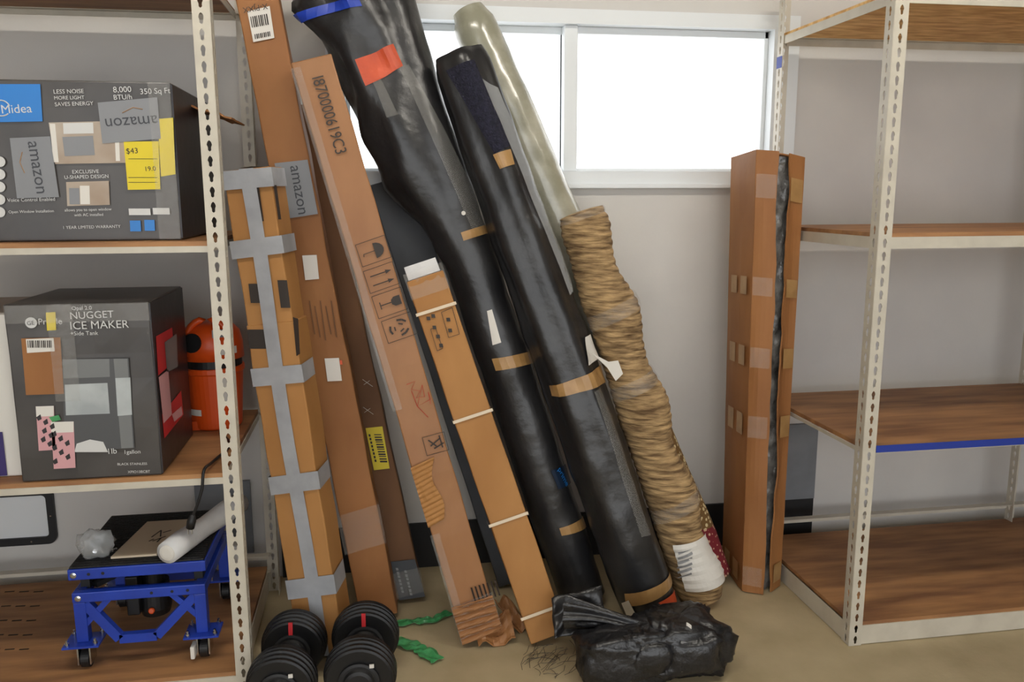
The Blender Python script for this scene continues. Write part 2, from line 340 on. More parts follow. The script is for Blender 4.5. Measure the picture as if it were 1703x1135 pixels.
class Roll:
    def __init__(s, p0, p1, prof, amp=.004, freq=5., seed=0., ridge=None, off=None):
        s.p0 = Vector(p0); s.p1 = Vector(p1); s.a = (s.p1-s.p0).normalized(); s.L = (s.p1-s.p0).length
        s.x = Vector((1, 0, 0)); s.x = (s.x-s.a*s.x.dot(s.a)).normalized(); s.y = s.a.cross(s.x)        # y points into the wall
        s.prof = prof; s.amp = amp; s.freq = freq; s.seed = seed; s.ridge = ridge; s.off = off
        low = min(s.S(0, 2*math.pi*j/24).z for j in range(24)); s.p0.z -= low-.001; s.p1.z -= low-.001
    def r(s, v):
        P = s.prof
        for (a, ra), (b, rb) in zip(P, P[1:]):
            if v <= b:
                k = (v-a)/(b-a); k = k*k*(3-2*k); return ra+(rb-ra)*k
        return P[-1][1]
    def S(s, v, th, e=0.):
        d = s.x*math.cos(th)+s.y*math.sin(th); r = s.r(v); c = s.p0+s.a*(v*s.L)
        if s.off: c = c+s.off(v)
        q = (c+d*r)*s.freq+Vector((s.seed, 0, 0)); r += noise.noise(q)*s.amp+noise.noise(q*2.7)*s.amp*.5
        if s.ridge: r += s.ridge(v, th)
        return c+d*(r+e)
    def body(s, nv=70, nt=36):
        mb = MB(); k = 0
        for i in range(nv+1):
            mb.v += [s.S(i/nv, 2*math.pi*j/nt) for j in range(nt)]
        mb.f += [(i*nt+j, i*nt+(j+1) % nt, (i+1)*nt+(j+1) % nt, (i+1)*nt+j) for i in range(nv) for j in range(nt)]
        for i, sg in ((0, -1), (nv, 1)):                                    # rounded, slightly sunken ends
            c = s.p0+s.a*((i/nv)*s.L)+(s.off(i/nv) if s.off else Vector((0, 0, 0))); k = len(mb.v)
            mb.v += [c+(mb.v[i*nt+j]-c)*.6+s.a*(sg*.004) for j in range(nt)]; mb.v.append(c-s.a*(sg*.006)); ce = len(mb.v)-1
            for j in range(nt):
                q = (i*nt+j, i*nt+(j+1) % nt, k+(j+1) % nt, k+j); t = (k+j, k+(j+1) % nt, ce)
                mb.f += [q if sg > 0 else q[::-1], t if sg > 0 else t[::-1]]
        return mb
    def px(s, x, y):
        best = None
        for i in range(0, 161):
            v = i/160
            for j in range(0, 49):
                th = math.pi+math.pi*j/48                                   # camera side
                p = s.S(v, th); X, Y = proj(p); e = (X-x)**2+(Y-y)**2
                if best is None or e < best[0]: best = (e, v, th)
        return best[1], best[2]
    def patch(s, pts, e=.003, n=8):
        q = [s.px(*p) for p in pts]
        def fn(i, j):
            a = [q[0][k]+(q[1][k]-q[0][k])*i for k in (0, 1)]; b = [q[3][k]+(q[2][k]-q[3][k])*i for k in (0, 1)]
            return s.S(a[0]+(b[0]-a[0])*j, a[1]+(b[1]-a[1])*j, e)
        return MB().grid(fn, n, n)
    def band(s, v0, v1, t0=math.pi*.9, t1=2.1*math.pi, tilt=0., e=.003):
        return MB().grid(lambda i, j: s.S(v0+(v1-v0)*j+tilt*(i-.5), t0+(t1-t0)*i, e), 28, 2)

def printed(pl, name, m, quads, parent, e=.0008):
    mb = MB()
    for q in quads: pl.quad(mb, q, e)
    return mb.build(name, m, parent)
def R4(x0, y0, x1, y1, sk=0.): return [(x0, y0), (x1, y0), (x1+sk, y1), (x0+sk, y1)]

# ---- A: short tan carton with silver duct tape, against the side of the left shelving
A = Carton(aty(501, 1090, 2.46), aty(369, 283, 2.475), .136, .115, -.22)
ta = thing('long_carton', 'short tan carton bound with silver duct tape, leaning on the loaded shelving', 'box', A.o, 'long cartons leaning on the wall')
A.finish(A.body(amp=.005), 'carton_body', 'card', ta)
vj = A.v_at(430, 540)
A.finish(A.body(0., vj, grow=.0035, amp=.005, seed=2.), 'carton_sleeve', 'card', ta)
uc = A.w*.52
MB().grid(lambda i, j: A.P(uc-.021+.042*i+.004*math.sin(j*9), j*A.L, -.0085), 1, 30).build('duct_tape', 'duct', ta)
for y0, y1, ti in ((280, 312, -.02), (398, 428, .02), (613, 643, 0.), (795, 825, .05), (968, 1000, .06)):
    A.band(A.v_at(420, y1), A.v_at(420, y0), ti, e=.0088).build('duct_tape', 'duct', ta)
MB().grid(lambda i, j: A.P(uc-.021+.042*i, A.L+.004, A.t*j*.8), 1, 2).build('duct_tape', 'duct', ta)
for q in (R4(428, 312, 432, 368, 8), R4(456, 308, 461, 365, 8), [(488, 527), (497, 530), (500, 588), (494, 592)]): printed(A.front, 'hand_slot', 'carddark', [q], ta, .006)
for q in (R4(414, 472, 440, 504, 4), R4(462, 466, 478, 512, 6), R4(412, 548, 446, 580, 4)): printed(A.front, 'printed_mark', 'ink', [q], ta, .0045)

# ---- B: tall brown carton with grey label
B = Carton(atz(600, 1030, .012), aty(392, 0, 2.72), .126, .08, -.03)
B.L += .14
tb = thing('long_carton', 'tall brown carton with grey shipping label and two blank white stickers', 'box', B.o, 'long cartons leaning on the wall')
B.finish(B.body(amp=.006, seed=4.), 'carton_body', 'card2', tb)
lb = B.front.patch('shipping_label', 'greylabel', [(457, 272), (512, 266), (529, 356), (478, 364)], tb, .007)
B.front.text(MB(), 'amazon', (483, 277), (497, 357), .0085).build('printed_text', 'labelink', lb)
lb = B.front.patch('barcode_label', 'white', [(412, 20), (449, 11), (457, 64), (422, 71)], tb, .007)
mb = MB()
for i in range(9): B.front.quad(mb, R4(417+i*3.2, 29-i*.6, 418.4+i*3.2+(i % 3)*.5, 47-i*.6, 3), .0085)
for i in range(9): B.front.quad(mb, R4(424+i*3, 58-i*.6, 425.6+i*3+(i % 2)*.6, 66-i*.6, 1), .0085)
mb.build('barcode', 'ink', lb)
B.front.text(MB(), 'X-PJXX', (445, 7), (404, 14), .0085).build('printed_text', 'ink', tb)
for q in ([(503, 425), (527, 424), (531, 464), (508, 466)], [(540, 596), (564, 595), (569, 633), (545, 634)]):
    B.front.patch('white_sticker', 'white', q, tb, .007)
printed(B.front, 'orange_mark', 'orange', [R4(565, 599, 569, 606, 1)], tb, .0085)
mb = MB()
for i in range(5): B.front.quad(mb, R4(514+i*9, 500+(i % 2)*9, 516+i*9, 556+(i % 3)*5, 9), .007)
mb.build('faint_print', 'card3', tb)
B.band(B.v_at(610, 915), B.v_at(600, 850), .1, e=.0075).build('clear_tape_or_sheen', 'clear', tb)

# ---- B2: dull brown carton behind, with yellow sticker and grey end label
B2 = Carton(atz(646, 1003, .01), aty(462, 180, 2.93), .125, .08, .0)
t2 = thing('long_carton', 'dull brown carton with a yellow barcode sticker, tucked behind the tall brown one', 'box', B2.o, 'long cartons leaning on the wall')
B2.finish(B2.body(amp=.004, seed=6.), 'carton_body', 'card3', t2)
lb = B2.front.patch('yellow_sticker', 'yellow', [(608, 712), (636, 709), (648, 779), (622, 782)], t2, .006)
mb = MB()
for i in range(12): B2.front.quad(mb, R4(622+i*.9, 722+i*4.0, 634+i*.9, 723.6+i*4.0+(i % 3)*.6, .4), .0075)
for i in range(8): B2.front.quad(mb, R4(613+i*1.4, 722+i*6, 616+i*1.4, 726+i*6, .6), .0075)
mb.build('barcode', 'ink', lb)
lb = B2.front.patch('end_label', 'greycarton', [(650, 934), (690, 930), (707, 992), (664, 998)], t2, .006)
mb = MB()
for x, y in ((658, 944), (672, 948)):
    for k in range(7): B2.front.quad(mb, R4(x+k*1.5, y+k*6.2, x+4+k*1.5, y+4.2+k*6.2+(k % 2), 1), .0075)
mb.build('faint_print', 'greyink', lb)
B2.band(0.01, .1, e=.0065).build('clear_tape_or_sheen', 'clear', t2)
for (x, y) in ((611, 634), (612, 680)):
    mb = MB(); mb.bar(B2.front.px(x-8, y-3, .007), B2.front.px(x+9, y+9, .007), .003, .001); mb.bar(B2.front.px(x-6, y+6, .007), B2.front.px(x+4, y-1, .007), .002, .001)
    mb.build('tape_scrap', 'white', t2)

# ---- C: long carton with pictograms
C = Carton(atz(772, 1062, .03), aty(483, 93, 2.62), .122, .09, .03)
tc_ = thing('long_carton', 'long carton with stencilled number, handling symbols and a crushed, torn bottom end', 'box', C.o, 'long cartons leaning on the wall')
C.finish(C.body(amp=.004, seed=8.), 'carton_body', 'card4', tc_)
C.front.text(MB(), 'I870000619C3', (519, 131), (559, 258), .0065, 1.25).build('printed_text', 'ink', tc_)
def cpx(cx, cy, p, q):                                                      # point in a pictogram cell; p along the box, q across
    return (cx+p*16.5*.33+q*20, cy+p*16.5-q*7)
for (cx, cy, kind) in ((621, 418, 'umbrella'), (634, 462, 'arrows'), (648, 504, 'glass'), (664, 545, 'recycle')):
    mb = MB(); C.front.rect_lines(mb, [cpx(cx, cy, a, b) for a, b in ((-1.1, -1.2), (-1.1, 1.2), (1.1, 1.2), (1.1, -1.2))], e=.0065)
    def ln(a, b, wd=.003): mb.bar(C.front.px(*cpx(cx, cy, *a), .0065), C.front.px(*cpx(cx, cy, *b), .0065), wd, .0006, side=C.s)
    def poly(pts): C.front.quad(mb, [cpx(cx, cy, *p) for p in pts], .0065)
    if kind == 'umbrella':
        poly([(-.75, .1)]+[(-.75*math.cos(k*math.pi/8), .1+.75*math.sin(k*math.pi/8)) for k in range(1, 8)]+[(.75, .1)]); ln((0, .1), (0, -.8), .002); ln((0, -.8), (.25, -.85), .002)
    elif kind == 'arrows':
        for p in (-.4, .5):
            ln((p, -.8), (p, .6), .003); poly([(p-.2, .45), (p, .95), (p+.2, .45)])
    elif kind == 'glass':
        poly([(-.45, .9), (.45, .9), (.45, .4), (.2, .15), (-.2, .15), (-.45, .4)]); ln((0, .15), (0, -.7), .003); ln((-.35, -.75), (.35, -.75), .003)
    else:
        for k in range(3):
            a0 = k*2.094; P2 = [(.75*math.cos(a0+t), .75*math.sin(a0+t)) for t in (0, .55, 1.1)]
            for p, q in zip(P2, P2[1:]): ln(p, q, .006)
            ln((.4*math.cos(a0), .4*math.sin(a0)), (.4*math.cos(a0+1.), .4*math.sin(a0+1.)), .004)
    mb.build('handling_symbol', 'ink', tc_)
mb = MB()
P2 = [(676, 640), (690, 634), (684, 648), (698, 650), (692, 662), (706, 660), (702, 640), (694, 676), (716, 664), (712, 652), (716, 672)]
mb.tube([C.front.px(x, y, .0065) for x, y in P2], .0009, 4); mb.tube([C.front.px(x, y, .0065) for x, y in ((684, 650), (694, 676), (712, 694))], .0009, 4)
mb.build('marker_scribble', 'inkred', tc_)
mb = MB(); C.front.rect_lines(mb, [(702, 728), (738, 718), (746, 748), (710, 758)], e=.0065)
for a, b in (((712, 732), (726, 742)), ((716, 742), (732, 728)), ((722, 746), (738, 736)), ((730, 724), (736, 744))):
    mb.bar(C.front.px(*a, .0065), C.front.px(*b, .0065), .004, .0006, side=C.s)
mb.build('handling_symbol', 'ink', tc_)
mb = MB()
for i in range(7): C.front.quad(mb, R4(782+i*6.5, 977-i*2.2, 785+i*6.5, 1003-i*2.2, 8), .0065)
mb.build('faint_print', 'carddark', tc_)
# torn ridged patch exposing the flutes
vA, vB = C.v_at(735, 870), C.v_at(708, 770)
def fl(i, j):
    v = vA+(vB-vA)*j; u = -.004+(.072+.012*math.sin(j*7))*i*(1-.25*(1-j)); return C.P(u, v+.012*i, -.006-.004*abs(math.sin(j*40))-.003*noise.noise(Vector((i*4, j*9, 1))))
MB().grid(fl, 6, 90).build('torn_flute_patch', 'card', tc_, solid=.0015)
mb = MB()
for k, (v0, v1, e) in enumerate(((C.L*.02, C.L*.2, .007), (C.L*.42, C.L*.99, .007))):
    mb.grid(lambda i, j: C.P(-.006+.03*i, v0+(v1-v0)*j, -e+.0025*noise.noise(Vector((i*3, j*30, k)))), 3, 60)
    mb.grid(lambda i, j: C.P(-.007+.002*noise.noise(Vector((i*3, j*30, k+5))), v0+(v1-v0)*j, .05*(i)), 2, 60)
mb.build('clear_tape_or_sheen', 'clear', tc_)
C.band(.006, .13, .05, e=.0085).build('clear_tape_or_sheen', 'clear', tc_)
def cr(i, j):
    wv = .007*math.sin(j*31+i*3)+.006*noise.noise(Vector((i*5, j*8, 2))); return C.P(-.006+(C.w+.012)*i, .004+.125*j+.012*i*(1-j), -.012-wv)
MB().grid(cr, 12, 40).build('crushed_end', 'card4', tc_, solid=.003)
# crushed end: buckled flaps splayed on the floor
for k, (x, y, sx, sy, rz) in enumerate(((822, 1066, .12, .06, .1), (790, 1052, .06, .07, -.6), (852, 1040, .06, .09, .5))):
    c = atz(x, y, 0); ca, sa = math.cos(rz), math.sin(rz)
    def ff(i, j, c=c, k=k):
        a, b = (i-.5)*sx, (j-.5)*sy*1.4; z = .012+.055*j+.012*math.sin(i*8+k)+.012*noise.noise(Vector((i*4, j*4, k)))
        return (c.x+a*ca-b*sa, c.y+a*sa+b*ca, max(z, .003))
    MB().grid(ff, 10, 10).build('crushed_flap', 'card4', tc_, solid=.004)

# ---- D: tan carton with white straps
D = Carton(atz(884, 1074, .012), aty(676, 470, 2.60), .12, .07, .02)
td = thing('long_carton', 'plain tan carton bound by four white plastic straps beside the black rug rolls', 'box', D.o, 'long cartons leaning on the wall')
D.finish(D.body(amp=.003, seed=10.), 'carton_body', 'card', td)
for x, y in ((692, 525), (757, 702), (820, 873), (878, 1026)):
    v = D.v_at(x, y); D.band(v-.005, v+.005, -.02, e=.0055).build('strap', 'strap', td)
mb = MB(); D.front.rect_lines(mb, [(734, 520), (752, 512), (764, 556), (746, 562)], e=.005); D.front.rect_lines(mb, [(716, 548), (724, 545), (736, 580), (727, 584)], e=.005)
for x, y in ((712, 530), (722, 545), (745, 532), (748, 550), (728, 560), (733, 575), (720, 526)): D.front.quad(mb, R4(x-3, y-3, x+3, y+3, 1), .005)
mb.build('printed_mark', 'ink', td)
MB().grid(lambda i, j: D.P(-.004+(D.w+.008)*i, D.L-.06+.085*j, -.006+.012*j+.004*noise.noise(Vector((i*5, j*5, 0)))), 10, 6).build('clear_tape_or_sheen', 'clear', td)
MB().grid(lambda i, j: D.P(.008+(D.w-.016)*i, D.L+.002+.045*j, .02+.015*j), 4, 3).build('foam_end', 'foam', td, solid=.006)

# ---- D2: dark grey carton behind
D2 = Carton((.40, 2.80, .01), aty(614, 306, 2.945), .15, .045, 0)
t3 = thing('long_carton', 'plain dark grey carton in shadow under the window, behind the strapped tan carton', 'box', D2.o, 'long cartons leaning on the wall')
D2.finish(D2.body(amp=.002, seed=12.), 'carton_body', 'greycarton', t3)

# ---- E: big black wrapped rug roll
Ecen = [(990, 1008), (600, -25)]
E0 = atz(984, 1010, .02); E0 = Vector((E0.x-.016, E0.y+.065, .03)); E1 = aty(616, -70, 2.865)
def e_ridge(v, th):
    T = ((0, 0), (.55, 0), (.62, .03), (.69, .1), (.76, .12), (.88, .125), (.96, .17), (1, .1)); ex = 0
    for (a, ra), (b, rb) in zip(T, T[1:]):
        if a <= v <= b: ex = ra+(rb-ra)*(v-a)/(b-a)
    lob = max(0, math.cos(th-math.pi+.12))
    return .03*max(0, v-.5)*math.sin(th*7+v*17)*(.15+.85*lob)+ex*lob**1.5*(1+.18*math.sin(v*31)*math.sin(th*9))
Er = Roll(E0, E1, [(0, .078), (.15, .086), (.5, .088), (.66, .083), (.8, .086), (.9, .092), (.97, .098), (1, .06)], amp=.006, freq=6, seed=1., ridge=e_ridge)
te = thing('rug_roll', 'fat rug roll in black plastic with orange tape near its baggy top', 'rug', Er.p0, 'rolled rugs leaning on the wall')
Er.body(nv=90, nt=44).build('plastic_wrap', 'blkplastic', te, smooth=True)
Er.patch([(595, 98), (655, 72), (672, 112), (612, 140)], .004).build('orange_tape', 'orangetape', te)
for q in ([(765, 385), (808, 372), (811, 386), (770, 398)], [(819, 598), (884, 583), (888, 602), (824, 618)], [(929, 876), (980, 856), (983, 876), (934, 893)]):
    Er.patch(q, .003).build('packing_tape', 'packtape', te)
Er.patch([(662, 112), (680, 106), (806, 372), (784, 378)], .0025, 14).build('clear_tape_or_sheen', 'clear', te)
Er.patch([(600, 100), (612, 98), (660, 190), (645, 196)], .003, 10).build('clear_tape_or_sheen', 'clear', te)
Er.patch([(485, 30), (600, -6), (602, 8), (500, 48)], .006, 10).build('blue_ribbon', 'blue', te)
Er.patch([(810, 519), (820, 517), (834, 570), (820, 574)], .003).build('white_sticker', 'white', te)
bd = Er.patch([(917, 785), (946, 770), (958, 800), (928, 814)], .003).build('badge_label', mat('navy_badge', srgb(20, 36, 58), .4), te)
v_, th_ = Er.px(937, 792); pn = (Er.S(v_, th_)-(Er.p0+Er.a*(v_*Er.L))).normalized(); ep = Plane(Er.S(v_, th_, .006), pn)
ep.text(MB(), 'prime', (928, 782), (942, 810), 0.).build('printed_text', 'blubrand', bd)
v_, th_ = Er.px(770, 356); c_ = Er.S(v_, th_, .003); n_ = (c_-(Er.p0+Er.a*(v_*Er.L))).normalized()
MB().disc_stack(c_, n_, [(0, .007), (.003, .007), (.003, .003), (.001, .003)], 16).build('grommet', 'white', te)

# ---- F: second black roll with its top torn open
F0 = atz(1085, 1028, .02); F0 = Vector((F0.x+.008, F0.y+.055, .03)); F1 = aty(763, 92, 2.74)
def f_ridge(v, th): return .006*math.sin(th*6+v*5)*(1 if v > .3 else v/.3)
Fr = Roll(F0, F1, [(0, .09), (.06, .1), (.3, .1), (.5, .095), (.75, .092), (.9, .092), (.98, .09), (1, .08)], amp=.006, freq=6, seed=5., ridge=f_ridge)
tf = thing('rug_roll', 'black-wrapped rug roll torn open at the top to show its navy pile', 'rug', Fr.p0, 'rolled rugs leaning on the wall')
Fr.body(nv=80, nt=40).build('plastic_wrap', 'blkplastic', tf, smooth=True)
Fr.patch([(742, 118), (788, 100), (846, 240), (822, 254)], .004, 14).build('rug_pile', 'pile', tf)
Fr.patch([(820, 256), (848, 246), (855, 272), (832, 282)], .006).build('packing_tape', 'packtape', tf)
Fr.patch([(802, 130), (826, 150), (965, 480), (945, 490)], .005, 16).build('clear_tape_or_sheen', 'bag', tf)
for q in ([(914, 640), (1004, 606), (1008, 632), (920, 658)], [(1040, 988), (1130, 944), (1136, 966), (1044, 1008)]):
    Fr.patch(q, .004, 12).build('packing_tape', 'packtape', tf)
Fr.patch([(968, 560), (984, 556), (1000, 596), (976, 606)], .007).build('white_tape', 'white', tf)
mb = MB(); p_ = [aty(x, y, Fr.S(*Fr.px(990, 590)).y-.085) for x, y in ((985, 588), (1012, 602), (1028, 600), (1036, 622), (1024, 634), (1010, 612))]
mb.add(p_, [(5, 4, 3, 2, 1, 0)]); mb.build('white_tape', 'white', tf, solid=.002)
Fr.patch([(1094, 1002), (1136, 980), (1140, 1000), (1118, 1022)], .006).build('orange_tape', 'orangetape', tf)
Fr.patch([(1036, 1000), (1046, 996), (1062, 1030), (1044, 1022)], .006).build('white_tape', 'white', tf)
Fr.patch([(985, 650), (998, 646), (1080, 890), (1066, 896)], .003, 12).build('clear_tape_or_sheen', 'clear', tf)  # pale strip painting the glossy highlight on the right of the black wrap

# ---- G: beige and red floral rug in clear plastic, behind
G0 = atz(1205, 978, .0); G1 = aty(778, 14, 2.962)
Gr = Roll((G0.x-.012, G0.y+.06, .03), G1, [(0, .058), (.1, .068), (.9, .074), (.97, .072), (1, .05)], amp=.004, freq=7, seed=9.)
tg = thing('rug_roll', 'floral rug roll, red at its foot, in clear plastic that rises before the window', 'rug', Gr.p0, 'rolled rugs leaning on the wall')
def part_of(roll, v0, v1, e=0., nv=50, nt=32):
    return MB().grid(lambda i, j: roll.S(v0+(v1-v0)*j, 2*math.pi*i, e), nt, nv)
full = Gr.body(nv=70, nt=32); full.build('rug_body', 'floral', tg, smooth=True)
part_of(Gr, .42, 1., .0035).build('plastic_wrap', 'plasgrey', tg, smooth=True)
MB().disc_stack(Gr.p1, Gr.a, [(0, .053), (.006, .04), (.008, .002)], 32).build('plastic_end', 'plasgrey', tg, smooth=True)

# ---- H: jute roll
H0 = atz(1176, 1030, 0.); H1 = aty(963, 352, 2.675)
def h_ridge(v, th):
    big = .014*math.sin(v*math.pi*2*4.2+.6); coil = .0045*abs(math.sin(v*150+th*.5)); return big*(.5+.5*math.cos(th-.3))+coil
Hr = Roll((H0.x+.024, H0.y+.115, .03), H1, [(0, .068), (.05, .079), (.5, .08), (.95, .077), (1, .066)], amp=.006, freq=7, seed=14., ridge=h_ridge)
th = thing('rug_roll', 'lumpy braided jute rug roll with a white paper label near its foot', 'rug', Hr.p0, 'rolled rugs leaning on the wall')
Hr.body(nv=280, nt=40).build('braided_rug', 'jute', th, smooth=True)
for v in (.24, .56, .74): Hr.band(v, v+.035, tilt=.03, e=.007).build('clear_tape_or_sheen', 'clear', th)
hl = Hr.patch([(1120, 905), (1186, 882), (1206, 962), (1142, 984)], .008, 12).build('paper_label', 'white', th)
mb = MB()
for i in range(6):
    g = Hr.patch([(1128, 918+i*8), (1150, 910+i*8), (1151, 913+i*8), (1129, 921+i*8)], .0095, 3); mb.add(g.v, g.f)
mb.build('label_print', 'greyink', hl)
part_of(Hr, .985, 1.0, .004).build('plastic_rim', 'clear', th, smooth=True)

# ---- J: upright split carton at the right
Jb = [Vector((0, 0, .004))+q for q in (Vector(atz(1235, 985)), Vector(atz(1274, 992)), Vector(atz(1296, 976)), Vector((1.425, 2.82, 0)), Vector((1.285, 2.85, 0)))]
Jt = [aty(1259, 249, 2.66), aty(1301, 252, 2.63), aty(1338, 262, 2.665), Vector((1.422, 2.86, 1.55)), aty(1217, 262, 2.87)]
tj = thing('upright_carton', 'upright brown carton with a ragged split seam, beside the empty shelving', 'box', ((Jb[0]+Jb[3])/2))
def jp(k, v): return Jb[k]+(Jt[k]-Jb[k])*v
def jpanel(k0, k1, a0=0., a1=1., wob=0., nu=5, nv=46, out=0.):
    def fn(i, j):
        u = a0+(a1-a0)*i; p = jp(k0, j)+(jp(k1, j)-jp(k0, j))*u; nr = (jp(k1, j)-jp(k0, j)).cross(Vector((0, 0, 1))).normalized()
        if wob: p = p+(jp(k1, j)-jp(k0, j))*(wob*i*(noise.noise(Vector((j*5, k0, 3)))+.4*noise.noise(Vector((j*19, k0, 8)))))
        return p+nr*(out+.008*math.sin(math.pi*i)*math.sin(math.pi*j)+.003*noise.noise(Vector((i*2, j*9, k0))))
    return MB().grid(fn, nu, nv)
jpanel(0, 1, 0, .88, .12).build('carton_panel', 'card2', tj, solid=.005)
jpanel(2, 1, 0, .68, .24).build('carton_panel', 'card2', tj, solid=.005)
jpanel(4, 0).build('carton_panel', 'card2', tj, solid=.005)
jpanel(2, 3).build('carton_panel', 'card2', tj, solid=.005)
jpanel(3, 4).build('carton_panel', 'card2', tj, solid=.005)
MB().add([jp(k, .995) for k in range(5)], [(0, 1, 2, 3, 4)]).build('carton_top', 'card2', tj, solid=.004)
def inner(i, j):
    a = jp(0, j)+(jp(1, j)-jp(0, j))*.7; b = jp(2, j)+(jp(1, j)-jp(2, j))*.3; p = a+(b-a)*i+Vector((0, .02, 0))
    return p+Vector((0, .018*noise.noise(Vector((i*5, j*40, 2))), 0))
MB().grid(inner, 8, 120).build('plastic_lining', 'crinkle', tj, smooth=True)
for v0, v1 in ((.02, .065), (.37, .42), (.53, .575), (.69, .73), (.9, .95)):
    for k0, k1, a0, a1, m in ((0, 1, .0, .8, 'clear'), (2, 1, .05, .6, 'packtape'), (4, 0, .25, .5, 'packtape'), (4, 0, .65, .9, 'packtape')):
        if m == 'packtape' and v0 > .85 and k0 == 4: continue
        def fn(i, j, k0=k0, k1=k1, a0=a0, a1=a1):
            v = v0+(v1-v0)*j; u = a0+(a1-a0)*i; p = jp(k0, v)+(jp(k1, v)-jp(k0, v))*u
            nr = (jp(k1, v)-jp(k0, v)).cross(Vector((0, 0, 1))).normalized(); nr = nr if nr.dot(EYE-p) > 0 else -nr
            return p+nr*(.013 if k0 != 2 else .005)
        MB().grid(fn, 4, 2).build('tape', m, tj)

# ------------------------------------------------------------------ left shelving contents
# -- dark carton of an air conditioner
YF = 2.30
ml = thing('printed_carton', 'large dark carton with blue logo and yellow energy label on the upper shelf', 'box', (-.8, 2.55, 1.306))
def boxbody(x0, x1, y0, y1, z0, z1, name, m, parent, seed=0., amp=.004, st=.06):
    class Q: pass
    c = Carton.__new__(Carton); c.o = Vector((x0, y0, z0)); c.s = Vector((1, 0, 0)); c.a = Vector((0, 0, 1)); c.n = Vector((0, -1, 0)); c.w = x1-x0; c.t = y1-y0; c.L = z1-z0
    return c.finish(c.body(amp=amp, seed=seed, step=st), name, m, parent)
boxbody(-1.09, -.508, YF, 2.80, 1.307, 1.706, 'carton_body', 'darkbox', ml, 20.)
mp = Plane((0, YF-.004, 0), (0, -1, 0))
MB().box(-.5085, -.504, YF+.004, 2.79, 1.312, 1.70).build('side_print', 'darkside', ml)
mp.patch('logo_block', 'blubrand', [(-40, 140), (67, 140), (71, 202), (-40, 204)], ml)
mp.text(MB(), 'Midea', (4, 189), (54, 187)).build('logo_text', 'whiteink', ml)
mb = MB(); c_ = mp.px(2, 180, .0015); mb.tube([c_+Vector((.021*math.cos(a), 0, .019*math.sin(a))) for a in [.3+k*.29 for k in range(19)]], .0016, 5); mb.build('logo_ring', 'whiteink', ml)
for t, a, b in (('LESS NOISE', (90, 156), (140, 155)), ('MORE LIGHT', (91, 166), (141, 165)), ('SAVES ENERGY', (92, 177), (156, 175)), ('8,000', (189, 154), (219, 153)), ('BTU/h', (190, 166), (220, 165)), ('350 Sq Ft', (234, 157), (284, 155)),
                ('EXCLUSIVE', (121, 289), (165, 288)), ('U-SHAPED DESIGN', (108, 298), (181, 296)), ('allows you to open window', (108, 352), (186, 350)), ('with AC installed', (124, 360), (172, 359)),
                ('1 YEAR LIMITED WARRANTY', (106, 381), (201, 379)), ('Open Window Installation', (15, 355), (90, 353)), ('Voice Control Enabled', (13, 336), (92, 334))):
    mp.text(MB(), t, a, b, .0016).build('printed_text', 'whiteink', ml)
mp.patch('room_photo', 'photo1', [(81, 204), (205, 201), (211, 271), (92, 273)], ml)
printed(mp, 'photo_window', 'whiteink', [[(105, 205), (155, 204), (156, 222), (106, 223)]], ml, .0014)
printed(mp, 'photo_unit', 'greylabel', [[(104, 228), (155, 226), (158, 258), (108, 260)]], ml, .0016)
for q in (R4(83, 206, 92, 270, 6), R4(190, 203, 197, 268, 3)): printed(mp, 'photo_frame', 'white', [q], ml, .0016)
mp.patch('product_photo', 'photo1', [(110, 303), (181, 301), (183, 341), (112, 343)], ml)
printed(mp, 'photo_unit', 'white', [R4(133, 309, 149, 340, 1)], ml, .0014)
printed(mp, 'photo_unit', 'greylabel', [R4(115, 313, 132, 340, 1)], ml, .0014)
mb = MB()
for y in (269, 290, 311, 332, 353): mb.disc_stack(mp.px(0, y, .0014), (0, -1, 0), [(0, .013), (.0004, .013)], 24)
mb.build('feature_icons', 'whiteink', ml)
yl = mp.patch('energy_label', 'yellow', [(206, 236), (264, 235), (267, 315), (213, 316)], ml, .0018)
printed(mp, 'energy_label', 'yellow', [[(262, 198), (288, 196), (292, 290), (268, 294)]], ml, .0014)
mb = MB(); mp.text(mb, '$43', (211, 256), (230, 255), .0026); mp.text(mb, '19.0', (243, 285), (260, 284), .0026)
for y in (264, 295, 303): mp.quad(mb, R4(214, y, 262, y+.8, 0), .0026)
mb.build('label_print', 'ink', yl)
for q, a, b in (([(163, 171), (262, 162), (268, 231), (171, 239)], (261, 192), (175, 198)), ([(17, 230), (84, 227), (99, 328), (29, 330)], (47, 236), (62, 322))):
    lb = mp.patch('shipping_label', 'greylabel', q, ml, .003); mp.text(MB(), 'amazon', a, b, .004).build('label_text', 'labelink', lb)
mb = MB(); mb.tube([mp.px(x, y, .004) for x, y in ((238, 182), (222, 179), (204, 188))], .0012, 4); mb.tube([mp.px(x, y, .004) for x, y in ((38, 253), (34, 270), (42, 288))], .0012, 4); mb.build('label_smile', 'orangeink', ml)
for q in (R4(214, 347, 250, 358, 1), R4(254, 346, 282, 357, 1)): printed(mp, 'white_badge', 'whiteink', [q], ml, .0014)
for q in (R4(216, 367, 234, 385, 1), R4(240, 366, 257, 384, 1)): printed(mp, 'blue_badge', 'blubrand', [q], ml, .0014)
MB().grid(lambda i, j: (-.56+.054*i, YF-.009-.003*noise.noise(Vector((i*3, j*20, 1))), 1.31+.394*j), 4, 50).build('clear_tape_or_sheen', 'clear', ml)
def flapc(i, j): return (-.507+.11*i, 2.52+.24*j, 1.672-.035*i+.01*noise.noise(Vector((i*4, j*4, 7))))
MB().grid(flapc, 6, 6).build('torn_flap', 'card2', ml, solid=.005)
